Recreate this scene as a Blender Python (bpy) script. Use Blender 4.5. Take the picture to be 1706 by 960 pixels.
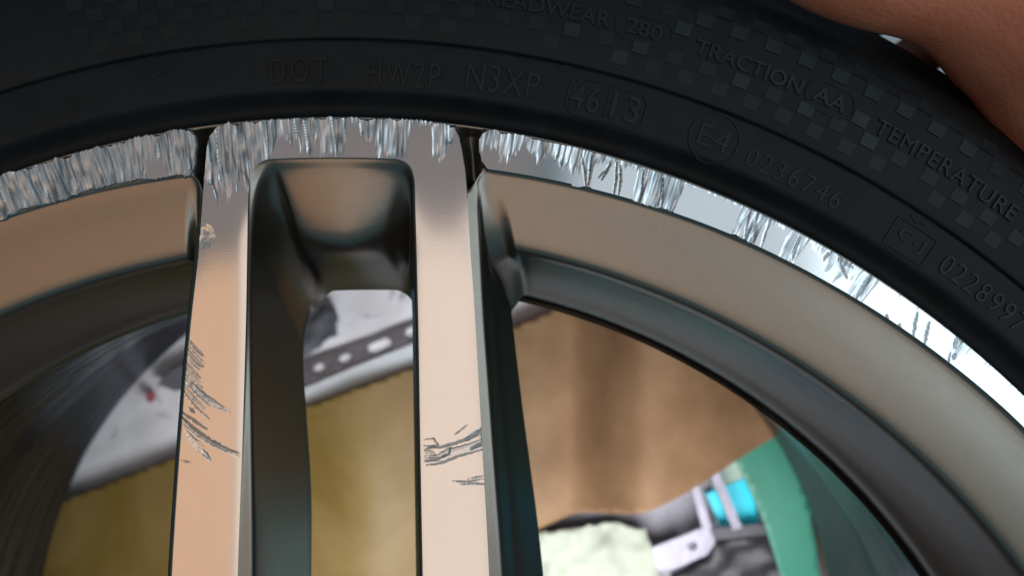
import bpy, bmesh, math, random
import numpy as np
from mathutils import Vector, Matrix
from mathutils.geometry import delaunay_2d_cdt

# ------------------------------------------------------------------ units
K = 1.0 / 6880.0          # metres on the wheel face for one photo pixel
D = 0.18                  # camera height above the wheel face
CX, CY = 853.0, 480.0     # point of the wheel face straight under the camera
AX, AY = 560.0, 1845.0    # wheel axis
FLOOR_Z = -0.272

for o in list(bpy.data.objects): bpy.data.objects.remove(o)
scene = bpy.context.scene
col = scene.collection

# ------------------------------------------------------------------ camera, world, lamps, exposure
cd = bpy.data.cameras.new('camera'); cam = bpy.data.objects.new('camera', cd); col.objects.link(cam)
cam.location = (0, 0, D)
cd.sensor_fit = 'HORIZONTAL'; cd.angle = 2 * math.atan(CX * K / D)
cd.clip_start = 0.005; cd.clip_end = 50
cd.dof.use_dof = True; cd.dof.focus_distance = 0.182
cd.dof.aperture_fstop = (cd.lens / 1000.0) / 0.0026
scene.camera = cam
world = bpy.data.worlds.new('World'); scene.world = world; world.use_nodes = True
bg = world.node_tree.nodes['Background']
bg.inputs[0].default_value = (0.24, 0.54, 0.68, 1); bg.inputs[1].default_value = 0.19

def lamp(name, loc, target, sx, sy, radiance, colr):
    l = bpy.data.lights.new(name, 'AREA'); l.shape = 'RECTANGLE'; l.size = sx; l.size_y = sy
    l.energy = radiance * math.pi * sx * sy; l.color = colr
    o = bpy.data.objects.new(name, l); col.objects.link(o); o.location = loc
    d = Vector(target) - Vector(loc)
    o.rotation_euler = d.to_track_quat('-Z', 'Y').to_euler()
    return o
lamp('lamp_warm', (-0.72, -0.33, 1.0), (-0.72, -0.33, 0), 0.78, 0.76, 0.70, (1.0, 0.53, 0.26))
lamp('lamp_cream', (-0.10, -0.32, 1.0), (-0.10, -0.32, 0), 0.44, 0.82, 0.88, (1.0, 0.74, 0.57))
lamp('lamp_window', (0.94, 0.00, 1.0), (0.94, 0, 0), 0.92, 0.95, 1.6, (0.80, 0.93, 1.0))
lamp('lamp_grey', (0.28, 0.27, 1.0), (0.28, 0.27, 0), 0.38, 0.62, 0.60, (0.88, 0.94, 1.0))
lamp('lamp_brown', (-0.56, 0.55, 1.0), (-0.56, 0.55, 0), 1.20, 0.94, 0.17, (1.0, 0.55, 0.40))
lamp('lamp_fill', (0.31, -0.42, 1.0), (0.31, -0.42, 0), 0.32, 0.62, 0.62, (1.0, 0.86, 0.78))
lamp('lamp_low_fill', (0.07, -0.235, -0.058), (0.07, -0.235, -0.26), 0.24, 0.20, 11.5, (0.97, 0.98, 1.0))  # added light hidden inside the barrel, brightens the things behind the wheel
scene.view_settings.view_transform = 'Standard'; scene.view_settings.look = 'None'
scene.view_settings.exposure = 0; scene.view_settings.gamma = 1
scene.view_settings.use_curve_mapping = False
scene.render.engine = 'CYCLES'

# ------------------------------------------------------------------ helpers
rng = np.random.RandomState(7)
def W(x, y, z=0.0):                 # coordinates measured on the wheel face
    return ((x - CX) * K, (CY - y) * K, z)
def at_depth(px, py, z):            # where something seen in the photo stands at depth z
    s = (D - z) / D
    return (CX + (px - CX) * s, CY + (py - CY) * s)
def Q(px, py, z):
    x, y = at_depth(px, py, z); return W(x, y, z)
_tab = rng.rand(4096)
def n1(x, seed=0):
    x = np.asarray(x, float) + seed * 37.31
    i = np.floor(x).astype(int); f = x - i; f = f * f * (3 - 2 * f)
    return _tab[i % 4096] * (1 - f) + _tab[(i + 1) % 4096] * f
_tab2 = rng.rand(256, 256)
def n2(x, y, seed=0):
    x = np.asarray(x, float) + seed * 17.7; y = np.asarray(y, float) + seed * 9.3
    i = np.floor(x).astype(int); j = np.floor(y).astype(int); fx = x - i; fy = y - j
    fx = fx * fx * (3 - 2 * fx); fy = fy * fy * (3 - 2 * fy)
    a = _tab2[i % 256, j % 256]; b = _tab2[(i + 1) % 256, j % 256]
    c = _tab2[i % 256, (j + 1) % 256]; d = _tab2[(i + 1) % 256, (j + 1) % 256]
    return (a * (1 - fx) + b * fx) * (1 - fy) + (c * (1 - fx) + d * fx) * fy
def ss(a, b, x):
    t = np.clip((x - a) / (b - a), 0, 1); return t * t * (3 - 2 * t)

def link(name, me, mat=None, parent=None, smooth=True):
    o = bpy.data.objects.new(name, me); col.objects.link(o)
    if mat: me.materials.append(mat)
    if smooth: me.polygons.foreach_set('use_smooth', [True] * len(me.polygons))
    if parent: o.parent = parent
    return o
def mesh_of(name, verts, faces):
    me = bpy.data.meshes.new(name); me.from_pydata([tuple(map(float, v)) for v in verts], [], faces); me.update(); return me
def tag(o, label, cat, group=None, kind=None):
    if label: o['label'] = label
    if cat: o['category'] = cat
    if group: o['group'] = group
    if kind: o['kind'] = kind
    return o
def empty(name, loc=(0, 0, 0)):
    o = bpy.data.objects.new(name, None); col.objects.link(o); o.location = loc; o.empty_display_size = 0.01; return o
def local(me, loc):                 # put a world-space mesh under an object standing at loc
    me.transform(Matrix.Translation(-Vector(loc))); return me

def pchip(t, Y, tn):
    t = np.asarray(t, float); h = np.diff(t); Y = np.asarray(Y, float)
    d = np.diff(Y, axis=0) / h[:, None]
    m = np.zeros_like(Y)
    if len(t) > 2:
        w1 = (2 * h[1:] + h[:-1])[:, None]; w2 = (h[1:] + 2 * h[:-1])[:, None]
        ok = d[:-1] * d[1:] > 0
        den = np.where(ok, w1 / np.where(ok, d[:-1], 1) + w2 / np.where(ok, d[1:], 1), 1)
        m[1:-1] = np.where(ok, (w1 + w2) / den, 0)
    m[0] = d[0]; m[-1] = d[-1]
    i = np.clip(np.searchsorted(t, tn, side='right') - 1, 0, len(h) - 1)
    u = ((tn - t[i]) / h[i])[:, None]; hh = h[i][:, None]
    return ((2*u**3 - 3*u**2 + 1) * Y[i] + (u**3 - 2*u**2 + u) * hh * m[i] + (-2*u**3 + 3*u**2) * Y[i+1] + (u**3 - u**2) * hh * m[i+1])
def refine(net, axis, n):
    P = np.moveaxis(np.asarray(net, float), axis, 0)        # (k, m, 3)
    k = P.shape[0]
    dl = np.linalg.norm((P[1:] - P[:-1]) * np.array([1, 1, 6880.]), axis=2).mean(axis=1) + 1e-6
    t = np.concatenate([[0], np.cumsum(np.sqrt(dl))])
    tn = np.concatenate([np.linspace(t[i], t[i+1], n, endpoint=False) for i in range(k-1)] + [[t[-1]]])
    R = pchip(t, P.reshape(k, -1), tn).reshape(len(tn), P.shape[1], 3)
    return np.moveaxis(R, 0, axis)
def net_mesh(name, net, nu, nv, flip=False, zf=None):
    G = refine(refine(net, 0, nu), 1, nv)
    a, b = G.shape[:2]
    V = G.reshape(-1, 3)
    V = np.column_stack([(V[:, 0] - CX) * K, (CY - V[:, 1]) * K, V[:, 2]])
    F = []
    for i in range(a - 1):
        for j in range(b - 1):
            q = (i*b+j, (i+1)*b+j, (i+1)*b+j+1, i*b+j+1)
            F.append(q[::-1] if flip else q)
    return mesh_of(name, V, F)
def pol(xo, R):                     # point at radius R on the spoke of the circle whose outer point has x = xo
    a = math.asin(max(-1, min(1, (xo - AX) / 1648.0))); return (AX + R * math.sin(a), AY - R * math.cos(a))
def ang(x, y): return math.atan2(x - AX, AY - y)
def polA(a, R): return (AX + R * math.sin(a), AY - R * math.cos(a))

def revolve(name, prof, a0=0, a1=2*math.pi, seg=480, nsub=6):
    P = np.array(prof, float)
    dl = np.linalg.norm(np.diff(P, axis=0) * [1, 6880], axis=1) + 1e-6
    t = np.concatenate([[0], np.cumsum(dl)])
    tn = np.concatenate([np.linspace(t[i], t[i+1], nsub, endpoint=False) for i in range(len(t)-1)] + [[t[-1]]])
    Pr = pchip(t, P, tn)
    full = abs(a1 - a0 - 2*math.pi) < 1e-6
    m = seg if full else seg + 1
    A = a0 + (a1 - a0) * np.arange(m) / seg
    V = np.array([W(AX + r*math.sin(a), AY - r*math.cos(a), z) for r, z in Pr for a in A])
    F = []
    for i in range(len(Pr)-1):
        for j in range(seg):
            j2 = (j+1) % m
            F.append((i*m+j, (i+1)*m+j, (i+1)*m+j2, i*m+j2))
    return mesh_of(name, V, F)

# ------------------------------------------------------------------ materials
def new_mat(name):
    m = bpy.data.materials.new(name); m.use_nodes = True
    nt = m.node_tree; return m, nt, nt.nodes['Principled BSDF']
def node(nt, typ, **kw):
    n = nt.nodes.new(typ)
    for k, v in kw.items(): setattr(n, k, v)
    return n
def noise(nt, scale, detail=3, rough=0.55, vec=None, dist=0.0):
    n = node(nt, 'ShaderNodeTexNoise'); n.inputs['Scale'].default_value = scale; n.inputs['Detail'].default_value = detail
    n.inputs['Roughness'].default_value = rough; n.inputs['Distortion'].default_value = dist
    if vec is None:
        tc = node(nt, 'ShaderNodeTexCoord'); nt.links.new(tc.outputs['Object'], n.inputs['Vector'])
    else: nt.links.new(vec, n.inputs['Vector'])
    return n.outputs['Fac']
def ramp(nt, fac, stops):
    r = node(nt, 'ShaderNodeValToRGB'); nt.links.new(fac, r.inputs[0]); e = r.color_ramp.elements
    while len(e) < len(stops): e.new(0.5)
    for el, (p, c) in zip(e, stops): el.position = p; el.color = (*c, 1)
    return r.outputs[0]
def mix(nt, fac, a, b, typ='MIX'):
    n = node(nt, 'ShaderNodeMix', data_type='RGBA', blend_type=typ)
    for s, v in ((0, fac), (6, a), (7, b)):
        if isinstance(v, bpy.types.NodeSocket): nt.links.new(v, n.inputs[s])
        elif s == 0: n.inputs[0].default_value = v
        else: n.inputs[s].default_value = (*v, 1)
    return n.outputs[2]
def maprange(nt, v, a, b, c, d):
    n = node(nt, 'ShaderNodeMapRange'); nt.links.new(v, n.inputs[0])
    for i, x in enumerate((a, b, c, d)): n.inputs[i+1].default_value = x
    return n.outputs[0]
def bump(nt, h, dist, strength=1.0, nrm=None):
    b = node(nt, 'ShaderNodeBump'); b.inputs['Distance'].default_value = dist; b.inputs['Strength'].default_value = strength
    nt.links.new(h, b.inputs['Height'])
    if nrm is not None: nt.links.new(nrm, b.inputs['Normal'])
    return b.outputs[0]

def simple(name, c, rough=0.6, metal=0.0, var=0.25, scale=60, bmp=0.0003, spec=0.5):
    m, nt, p = new_mat(name)
    f = noise(nt, scale, 5)
    nt.links.new(ramp(nt, f, [(0.25, tuple(x*(1-var) for x in c)), (0.75, tuple(min(1, x*(1+var)) for x in c))]), p.inputs['Base Color'])
    p.inputs['Roughness'].default_value = rough; p.inputs['Metallic'].default_value = metal
    p.inputs['Specular IOR Level'].default_value = spec
    if bmp: nt.links.new(bump(nt, noise(nt, scale*4, 4), bmp), p.inputs['Normal'])
    return m

def paint(name, base, rough, metal=0.75, coat=0.5):
    m, nt, p = new_mat(name)
    fl = noise(nt, 9000, 1)                       # metallic flakes
    sm = noise(nt, 70, 4)
    c = ramp(nt, fl, [(0.25, tuple(x*0.78 for x in base)), (0.75, tuple(x*1.25 for x in base))])
    c = mix(nt, maprange(nt, sm, 0.3, 0.7, 0.0, 0.07), c, tuple(x*0.6 for x in base))
    nt.links.new(c, p.inputs['Base Color'])
    p.inputs['Metallic'].default_value = metal; p.inputs['Specular Tint'].default_value = (0.09, 0.25, 0.35, 1)
    nt.links.new(maprange(nt, noise(nt, 260, 4), 0.3, 0.7, rough*0.95, rough*1.05), p.inputs['Roughness'])
    p.inputs['Coat Weight'].default_value = coat; p.inputs['Coat Roughness'].default_value = 0.12
    nt.links.new(bump(nt, fl, 0.000008, 0.5), p.inputs['Normal'])
    return m
M_paint = paint('gunmetal_paint', (0.325, 0.29, 0.25), 0.34, 0.97, 0.0)
M_barrel = paint('barrel_paint', (0.10, 0.088, 0.08), 0.13, 0.8, 0.15)

def barrel_streaks(m):
    nt = m.node_tree; p = nt.nodes['Principled BSDF']
    tc = node(nt, 'ShaderNodeTexCoord'); sx = node(nt, 'ShaderNodeSeparateXYZ'); nt.links.new(tc.outputs['Object'], sx.inputs[0])
    at = node(nt, 'ShaderNodeMath', operation='ARCTAN2'); nt.links.new(sx.outputs[0], at.inputs[0]); nt.links.new(sx.outputs[1], at.inputs[1])
    cb = node(nt, 'ShaderNodeCombineXYZ')
    for i_, (src, k_) in enumerate(((at.outputs[0], 2.5), (sx.outputs[2], 170.0))):
        mm = node(nt, 'ShaderNodeMath', operation='MULTIPLY'); nt.links.new(src, mm.inputs[0]); mm.inputs[1].default_value = k_; nt.links.new(mm.outputs[0], cb.inputs[i_])
    h = noise(nt, 1.0, 3, .6, vec=cb.outputs[0])
    nt.links.new(bump(nt, h, .0024, 1.0), p.inputs['Normal'])
barrel_streaks(M_barrel)
def machined(name):
    m, nt, p = new_mat(name)
    at = node(nt, 'ShaderNodeAttribute'); at.attribute_name = 'wear'
    sp = node(nt, 'ShaderNodeSeparateColor'); nt.links.new(at.outputs['Color'], sp.inputs[0])
    wear, tone, dark = sp.outputs[0], sp.outputs[1], sp.outputs[2]
    tc = node(nt, 'ShaderNodeTexCoord')
    # polar turning marks of the diamond cut round the wheel axis
    mp = node(nt, 'ShaderNodeVectorMath', operation='SUBTRACT'); nt.links.new(tc.outputs['Object'], mp.inputs[0]); mp.inputs[1].default_value = W(AX, AY, 0)
    ln = node(nt, 'ShaderNodeVectorMath', operation='LENGTH'); nt.links.new(mp.outputs[0], ln.inputs[0])
    cb = node(nt, 'ShaderNodeCombineXYZ'); nt.links.new(ln.outputs['Value'], cb.inputs[0])
    turn = noise(nt, 4200, 4, vec=cb.outputs[0])
    sm = noise(nt, 45, 3)
    clean = mix(nt, maprange(nt, sm, 0.3, 0.7, 0, 0.25), (0.86, 0.85, 0.85), (0.76, 0.75, 0.75))
    torn = ramp(nt, tone, [(0.0, (0.22, 0.265, 0.30)), (0.25, (0.50, 0.57, 0.62)), (0.6, (0.72, 0.80, 0.85)), (1.0, (0.95, 0.97, 1.0))])
    c = mix(nt, wear, clean, torn)
    c = mix(nt, dark, c, (0.035, 0.04, 0.045))
    nt.links.new(c, p.inputs['Base Color'])
    nt.links.new(mix(nt, dark, mix(nt, wear, (1, 1, 1), (.82, .82, .82)), (0.3, 0.3, 0.3)), p.inputs['Metallic'])
    r = node(nt, 'ShaderNodeMath', operation='MULTIPLY_ADD'); nt.links.new(wear, r.inputs[0]); r.inputs[1].default_value = 0.15; r.inputs[2].default_value = 0.13
    nt.links.new(r.outputs[0], p.inputs['Roughness'])
    nt.links.new(bump(nt, turn, 0.000009, 0.45), p.inputs['Normal'])
    return m
M_mach = machined('machined_aluminium')

def rubber(name, c, rough, bmp=0.00008):
    m, nt, p = new_mat(name)
    f = noise(nt, 90, 6); g = noise(nt, 2600, 4)
    du = noise(nt, 24, 8, .7, dist=.5); du2 = noise(nt, 420, 4, .7)
    cc = ramp(nt, f, [(0.3, tuple(x*0.75 for x in c)), (0.7, tuple(x*1.3 for x in c))])
    cc = mix(nt, maprange(nt, du, .45, .75, 0, .35), cc, (.026, .026, .025))
    cc = mix(nt, maprange(nt, du2, .66, .78, 0, .3), cc, (.045, .048, .048))
    nt.links.new(cc, p.inputs['Base Color'])
    nt.links.new(maprange(nt, f, 0.3, 0.7, rough*0.9, rough*1.1), p.inputs['Roughness'])
    p.inputs['Specular IOR Level'].default_value = 0.25
    nt.links.new(bump(nt, g, bmp, 0.8), p.inputs['Normal'])
    return m
M_rub = rubber('tyre_rubber', (0.0085, 0.0120, 0.0150), 0.60)
M_rubh = rubber('tyre_rubber_raised', (0.020, 0.024, 0.028), 0.5, 0.00004)
M_rubl = rubber('tyre_lettering_lit', (0.0145, 0.018, 0.021), 0.45, 0.00002)  # highlight on the letters put into the colour, lighter than the sidewall
M_rubc = rubber('tyre_rubber_cut', (0.011, 0.012, 0.014), 0.7)

# ------------------------------------------------------------------ wear of the machined faces
def table(pts):
    xs = np.array([p[0] for p in pts], float); ys = np.array([p[1] for p in pts], float)
    return lambda u: np.interp(u, xs, ys)
# how far (px) the kerb damage reaches in from the outer edge, by place along the edge
reach = table([(-400, 74), (0, 74), (200, 74), (226, 70), (240, 40), (262, 44), (268, 78), (325, 78), (345, 118), (372, 110), (400, 118), (420, 112), (436, 96), (446, 70),
               (456, 40), (472, 30), (496, 36), (500, 64), (521, 66), (525, 30), (531, 30), (535, 68), (572, 68), (577, 8), (598, 10), (603, 26), (622, 34), (634, 50), (641, 60), (650, 68), (680, 70),
               (686, 8), (722, 6), (727, 64), (742, 58), (748, 26), (760, 24), (790, 20), (801, 50), (808, 30), (830, 34), (848, 44), (868, 38), (874, 18), (898, 26), (906, 34), (925, 20), (946, 30), (960, 40),
               (970, 40), (985, 34), (1000, 14), (1020, 10), (1066, 6), (1070, 70), (1139, 70), (1143, 4), (1236, 3), (1241, 62), (1275, 56), (1281, 6), (1318, 4), (1326, 62), (1343, 62), (1349, 8), (1378, 12), (1392, 26), (1410, 38), (1424, 22),
               (1434, 18), (1441, 60), (1458, 56), (1464, 4), (1590, 2), (1602, 32), (1618, 26), (1626, 4), (1690, 3), (2200, 2)])
strong = table([(-400, 1), (1000, 1), (1060, .9), (1140, .85), (1240, .8), (1320, .62), (1450, .55), (1700, .5)])
def seg_dist(x, y, x0, y0, x1, y1):
    dx, dy = x1 - x0, y1 - y0; L2 = dx*dx + dy*dy
    t = np.clip(((x - x0)*dx + (y - y0)*dy) / L2, 0, 1)
    return np.hypot(x - x0 - t*dx, y - y0 - t*dy), t
# scratches on the spokes and lip: polyline, width, torn amount, dark amount
STROKES = []
def st(pts, w, torn, dark, tone=0.5): STROKES.append((pts, w, torn, dark, tone))
r5 = random.Random(5)
# left spoke
for i in range(13):
    y = 566 + i*7.5 + r5.uniform(-3, 3); L = 18 + i*1.8 + r5.uniform(-6, 10)
    st([(314 - i*0.7, y), (314 - i*.7 + L*0.45, y + L*0.55), (314 - i*.7 + L, y + L*1.05)], r5.uniform(1.2, 3.2), .9, .15 if i % 3 else .55, r5.uniform(.3, .8))
st([(312, 640), (334, 655), (360, 675), (383, 686)], 4.5, 1, 0, .95)
st([(316, 636), (345, 662), (372, 680)], 2.0, 1, .3, .4)
st([(303, 688), (322, 700), (345, 716)], 3.0, .8, .6, .2)
st([(303, 697), (325, 717), (350, 735), (372, 747), (396, 756)], 4.4, 1, .55, .15)
st([(303, 706), (330, 726), (356, 741), (396, 761)], 2.4, 1, .15, .5)
st([(314, 680), (324, 688)], 3, .8, .6, .2)
for i in range(9):
    y = 715 + i*4; st([(306 + i*2, y), (322 + i*3, y + 16), (338 + i*2, y + 26)], 1.6, .7, .0, .8)
st([(300, 768), (318, 771)], 1.6, .6, .5, .2)
st([(346, 376), (356, 398)], 3.5, 1, 0, 1.0); st([(340, 384), (345, 408)], 8, 1, 0, .35); st([(338, 395), (338, 412)], 5, 1, .1, .4)
# right spoke
st([(706, 733), (722, 731), (730, 742), (712, 748), (708, 752)], 1.8, .6, .75, .2)
st([(706, 744), (735, 746), (762, 738), (790, 728), (805, 712)], 3.0, 1, .6, .3)
st([(706, 770), (728, 766), (742, 752), (770, 746), (803, 733)], 3.0, 1, .45, .5)
st([(710, 776), (735, 772), (765, 760), (804, 750)], 2.6, 1, .6, .3)
st([(716, 765), (760, 752), (800, 742)], 6, 1, 0, 1.0)
st([(776, 733), (790, 724), (806, 718), (804, 740), (785, 748)], 5.0, .9, .5, .25)
st([(735, 762), (748, 757), (750, 747)], 2.2, .8, .8, .1)
st([(757, 725), (768, 717), (779, 708)], 1.5, .6, .7, .2)
for i in range(8): st([(706, 750 + i*2.6), (722 + i*2, 752 + i*2.2)], 1.0, .7, .5, .3)
st([(754, 802), (775, 804), (806, 799)], 2.2, .8, .6, .2); st([(768, 808), (790, 806), (808, 808)], 2.2, .9, .5, .3); st([(780, 799), (808, 794)], 1.6, .8, .5, .3)
# thin marks on the right lip
for a in [(968, 256, 976, 312), (985, 258, 978, 315), (1017, 268, 1001, 300), (1027, 270, 1022, 322), (1033, 274, 1030, 324), (1018, 272, 996, 296), (1072, 282, 1064, 344), (1105, 296, 1101, 350), (1103, 296, 1094, 352)]:
    st([(a[0], a[1]), ((a[0]+a[2])/2 + 2, (a[1]+a[3])/2), (a[2], a[3])], 1.6, .6, .8, .3)
for a in [(1262, 352, 1256, 408, 3), (1250, 350, 1240, 400, 2), (1285, 362, 1268, 412, 2), (1336, 384, 1320, 432, 3), (1379, 421, 1372, 434, 3), (1396, 424, 1410, 464, 3), (1418, 437, 1432, 430, 4), (1400, 430, 1420, 446, 4),
          (1452, 455, 1424, 500, 4), (1482, 541, 1476, 524, 3), (1497, 553, 1498, 540, 4), (1521, 560, 1528, 520, 3), (1540, 575, 1548, 536, 3), (1580, 604, 1583, 588, 2), (1598, 556, 1590, 580, 5), (1604, 552, 1600, 572, 4), (1588, 600, 1592, 590, 3)]:
    st([(a[0], a[1]), ((a[0]+a[2])/2 - 1, (a[1]+a[3])/2 + 1), (a[2], a[3])], a[4]*.8, .85, .35, .2)

def wear_at(x, y):
    """returns torn mask, tone, dark and height (m) for points on the machined faces"""
    x = np.asarray(x, float); y = np.asarray(y, float)
    R = np.hypot(x - AX, y - AY); u = AX + (x - AX) * 1648.0 / R; d = 1648.0 - R
    us = u + 4.0*(n2(x*.02, y*.03, 3) - .5) + d*0.06*(n1(u*.02, 9) - .3)
    rc = reach(us)
    spike = 0.62 + 0.55*n1(us*.16, 1) + 0.30*n1(us*.55, 2)
    rc2 = rc * np.where(rc > 60, 0.92 + (spike - 1)*(np.where((us > 344) & (us < 425), .8, .12)), spike)
    soft = 1 - ss(-9, 3, d - rc2); fray = n2(us*.7, d*.05, 53)
    wear = np.clip(1 - ss(-9, 4, d - rc2 + (fray - .5)*14), 0, 1)*(d - rc2 < 9)
    side = np.where((x > 325) & (x < 345) & (y < 480), .8, 0) * ss(0.35, .6, n2(x*.15, y*.07, 4)) * (1 - ss(430, 500, y))
    s = strong(u)
    v = us/19. + 2.2*n1(us*.02, 44) + .010*d*(n1(us*.013, 45) - .5); fi = np.floor(v); fr_ = v - fi
    hs = _tab[(fi.astype(int)*7 + 13) % 4096]; hs2 = _tab[(fi.astype(int)*11 + 91) % 4096]
    a1_ = n2(us*.95 + d*.02, d*.030, 46); a2_ = n2(us*.36 - d*.03, d*.035, 47); a3_ = n2(us*.13, d*.05, 48); patch = n2(x*.05, y*.05, 8)
    tone = .30*a1_ + .30*a2_ + .18*hs + .22*a3_
    tone = np.clip((tone - .5)*3.1 + .60, 0, 1)
    tone = np.where(u < 330, np.clip(tone*.80 + .05, 0, 1), tone)
    glint = ss(.66, .80, n2(us*.42, d*.028, 49))*ss(.35, .6, a3_)  # glints on the torn metal, painted into its tone
    tone = np.clip(tone + glint, 0, 1)
    dark = .8*ss(.74, .90, n2(us*.40, d*.03, 50))*wear*.7*(1 - glint)
    mid = a2_
    # a dark burr where the damage ends
    edge = np.exp(-((d - rc2)/1.6)**2) * (rc > 12) * ss(.35, .6, n1(us*.3, 15))
    dark = np.maximum(dark*.8, edge*.12)
    h = soft * s * (-0.00008 + (fr_ - .5)*(hs2 - .5)*.00075 + .00022*(a3_ - .5) + .00013*(a2_ - .5) + .00005*(n2(us*.6, d*.03, 52) - .5))
    wear = wear * np.clip(s + .1, 0, 1)
    for pts, w, tn_, dk, to in STROKES:
        if pts[0][1] > 500 and pts[0][0] < 820: w, dk = w*.78, dk*.75
        xs = [p[0] for p in pts]; ys = [p[1] for p in pts]
        sel = (x > min(xs) - 12) & (x < max(xs) + 12) & (y > min(ys) - 12) & (y < max(ys) + 12)
        if not sel.any(): continue
        xx, yy = x[sel], y[sel]; best = np.full(xx.shape, 1e9); n = len(pts) - 1
        for i in range(n):
            dd, t = seg_dist(xx, yy, *pts[i], *pts[i+1]); tt = (i + t)/n
            ww = w*(0.35 + 1.0*np.sin(np.pi*np.clip(tt*.86 + .07, 0, 1)))*(.6 + .8*n2(xx*.3, yy*.3, 21))
            best = np.minimum(best, dd/np.maximum(ww, .3))
        a = (1 - ss(.55, 1.15, best))
        wv = wear[sel]; tv = tone[sel]; dv = dark[sel]; hv = h[sel]
        rough = n2(xx*.35, yy*.35, 22)
        tone[sel] = tv*(1-a) + a*np.clip(to + (rough - .5)*.5, 0, 1)
        wear[sel] = np.maximum(wv, a*tn_); dark[sel] = np.maximum(dv*(1 - a*.5), a*dk*(.5 + .8*rough)); h[sel] = hv - a*.00008
    return np.clip(wear, 0, 1), np.clip(tone, 0, 1), np.clip(dark, 0, 1), h

def face_plate(name, outline, step, crown=None, ymax=1100, coarse=26, jag=None, lip=False):
    """machined face: a dense sheet inside the outline, carrying the real relief of the damage; edges rolled over"""
    O = []
    for i in range(len(outline)):
        a = np.array(outline[i], float); b = np.array(outline[(i+1) % len(outline)], float)
        L = np.hypot(*(b - a)); s = step if min(a[1], b[1]) < ymax else coarse
        n = max(1, int(round(L/s)))
        for k in range(n): O.append(a + (b - a)*k/n)
    O = np.array(O)
    if jag is not None: O = jag(O)
    xs, ys = O[:, 0], O[:, 1]
    gx = np.arange(xs.min(), xs.max(), step); gy = np.arange(ys.min(), min(ys.max(), ymax), step)
    if lip:
        Ro = np.hypot(xs-AX, ys-AY); Ao = np.arctan2(xs-AX, AY-ys)
        X, Y = np.meshgrid(np.arange(Ao.min(), Ao.max(), step/1620.), np.arange(Ro.min(), Ro.max(), step))
        X = X + (np.arange(X.shape[0]) % 2)[:, None]*step/1620.*.5
        A_, R_ = X.ravel(), Y.ravel(); P = np.column_stack([AX + R_*np.sin(A_), AY - R_*np.cos(A_)]); P = P[P[:, 1] < ymax]; ys = np.minimum(ys, ymax)
    else: X, Y = np.meshgrid(gx, gy); X = X + (np.arange(X.shape[0]) % 2)[:, None]*step*.5; P = np.column_stack([X.ravel(), Y.ravel()])
    if ys.max() > ymax:
        X, Y = np.meshgrid(np.arange(xs.min(), xs.max(), coarse), np.arange(ymax + coarse, ys.max(), coarse)); P = np.vstack([P, np.column_stack([X.ravel(), Y.ravel()])])
    P = P[np.argsort(P[:, 1], kind='stable')]; PY = P[:, 1].copy()
    inside = np.zeros(len(P), bool); j = len(O) - 1
    for i in range(len(O)):
        x1, y1 = O[i]; x2, y2 = O[j]
        if y1 != y2:
            lo, hi = np.searchsorted(PY, [min(y1, y2), max(y1, y2)], side='left'); lo = max(0, lo-2); hi = min(len(P), hi+2); Pq = P[lo:hi]
            inside[lo:hi] ^= ((y1 > Pq[:, 1]) != (y2 > Pq[:, 1])) & (Pq[:, 0] < (x2 - x1)*(Pq[:, 1] - y1)/(y2 - y1) + x1); j = i; continue
            c = ((y1 > P[:, 1]) != (y2 > P[:, 1])) & (P[:, 0] < (x2 - x1)*(P[:, 1] - y1)/(y2 - y1) + x1); inside ^= c
        j = i
    P = P[inside]
    # drop points too near the border
    cell = {}
    for q in O.tolist(): cell.setdefault((int(q[0]//8), int(q[1]//8)), []).append(q)
    keep = []
    for p in P.tolist():
        cx_, cy_ = int(p[0]//8), int(p[1]//8); ok = True
        for a in (-1, 0, 1):
            for b in (-1, 0, 1):
                for q in cell.get((cx_+a, cy_+b), ()):
                    if abs(q[0]-p[0]) + abs(q[1]-p[1]) < step*.7: ok = False; break
        keep.append(ok)
    P = P[np.array(keep)]
    allp = np.vstack([O, P]); n = len(O)
    vs, es, fs, *_ = delaunay_2d_cdt([Vector(p) for p in allp], [(i, (i+1) % n) for i in range(n)], [], 1, 1e-5)
    V = np.array([(v[0], v[1]) for v in vs])
    w, t, dk, h = wear_at(V[:, 0], V[:, 1])
    z = h + (crown(V[:, 0], V[:, 1]) if crown else 0)
    V3 = np.column_stack([(V[:, 0]-CX)*K, (CY-V[:, 1])*K, z])
    F = []
    for f in fs:
        a, b, c = V3[f[0]], V3[f[1]], V3[f[2]]
        F.append(tuple(f) if (b[0]-a[0])*(c[1]-a[1]) - (b[1]-a[1])*(c[0]-a[0]) > 0 else tuple(f[::-1]))
    # rolled edge: drop a skirt from the border
    nb = len(V3); sk = []
    cen = None
    N = np.roll(O, -1, 0) - np.roll(O, 1, 0); N = np.column_stack([N[:, 1], -N[:, 0]]); N /= (np.hypot(N[:, 0], N[:, 1])[:, None] + 1e-9)
    area = np.sum(O[:, 0]*np.roll(O[:, 1], -1) - np.roll(O[:, 0], -1)*O[:, 1]); sgn = 1 if area > 0 else -1
    w0, t0, d0, h0 = wear_at(O[:, 0], O[:, 1]); z0 = h0 + (crown(O[:, 0], O[:, 1]) if crown else 0)
    rings = [(0.0, 0.0), (1.0, .00012), (1.8, .0004), (2.0, .0012)]
    W3 = [V3]; base = nb; cols = [np.column_stack([w, t, dk])]
    for off, dz in rings:
        Pn = O + sgn*N*off
        W3.append(np.column_stack([(Pn[:, 0]-CX)*K, (CY-Pn[:, 1])*K, z0 - dz])); cols.append(np.column_stack([w0, t0, d0*.6]))
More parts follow.
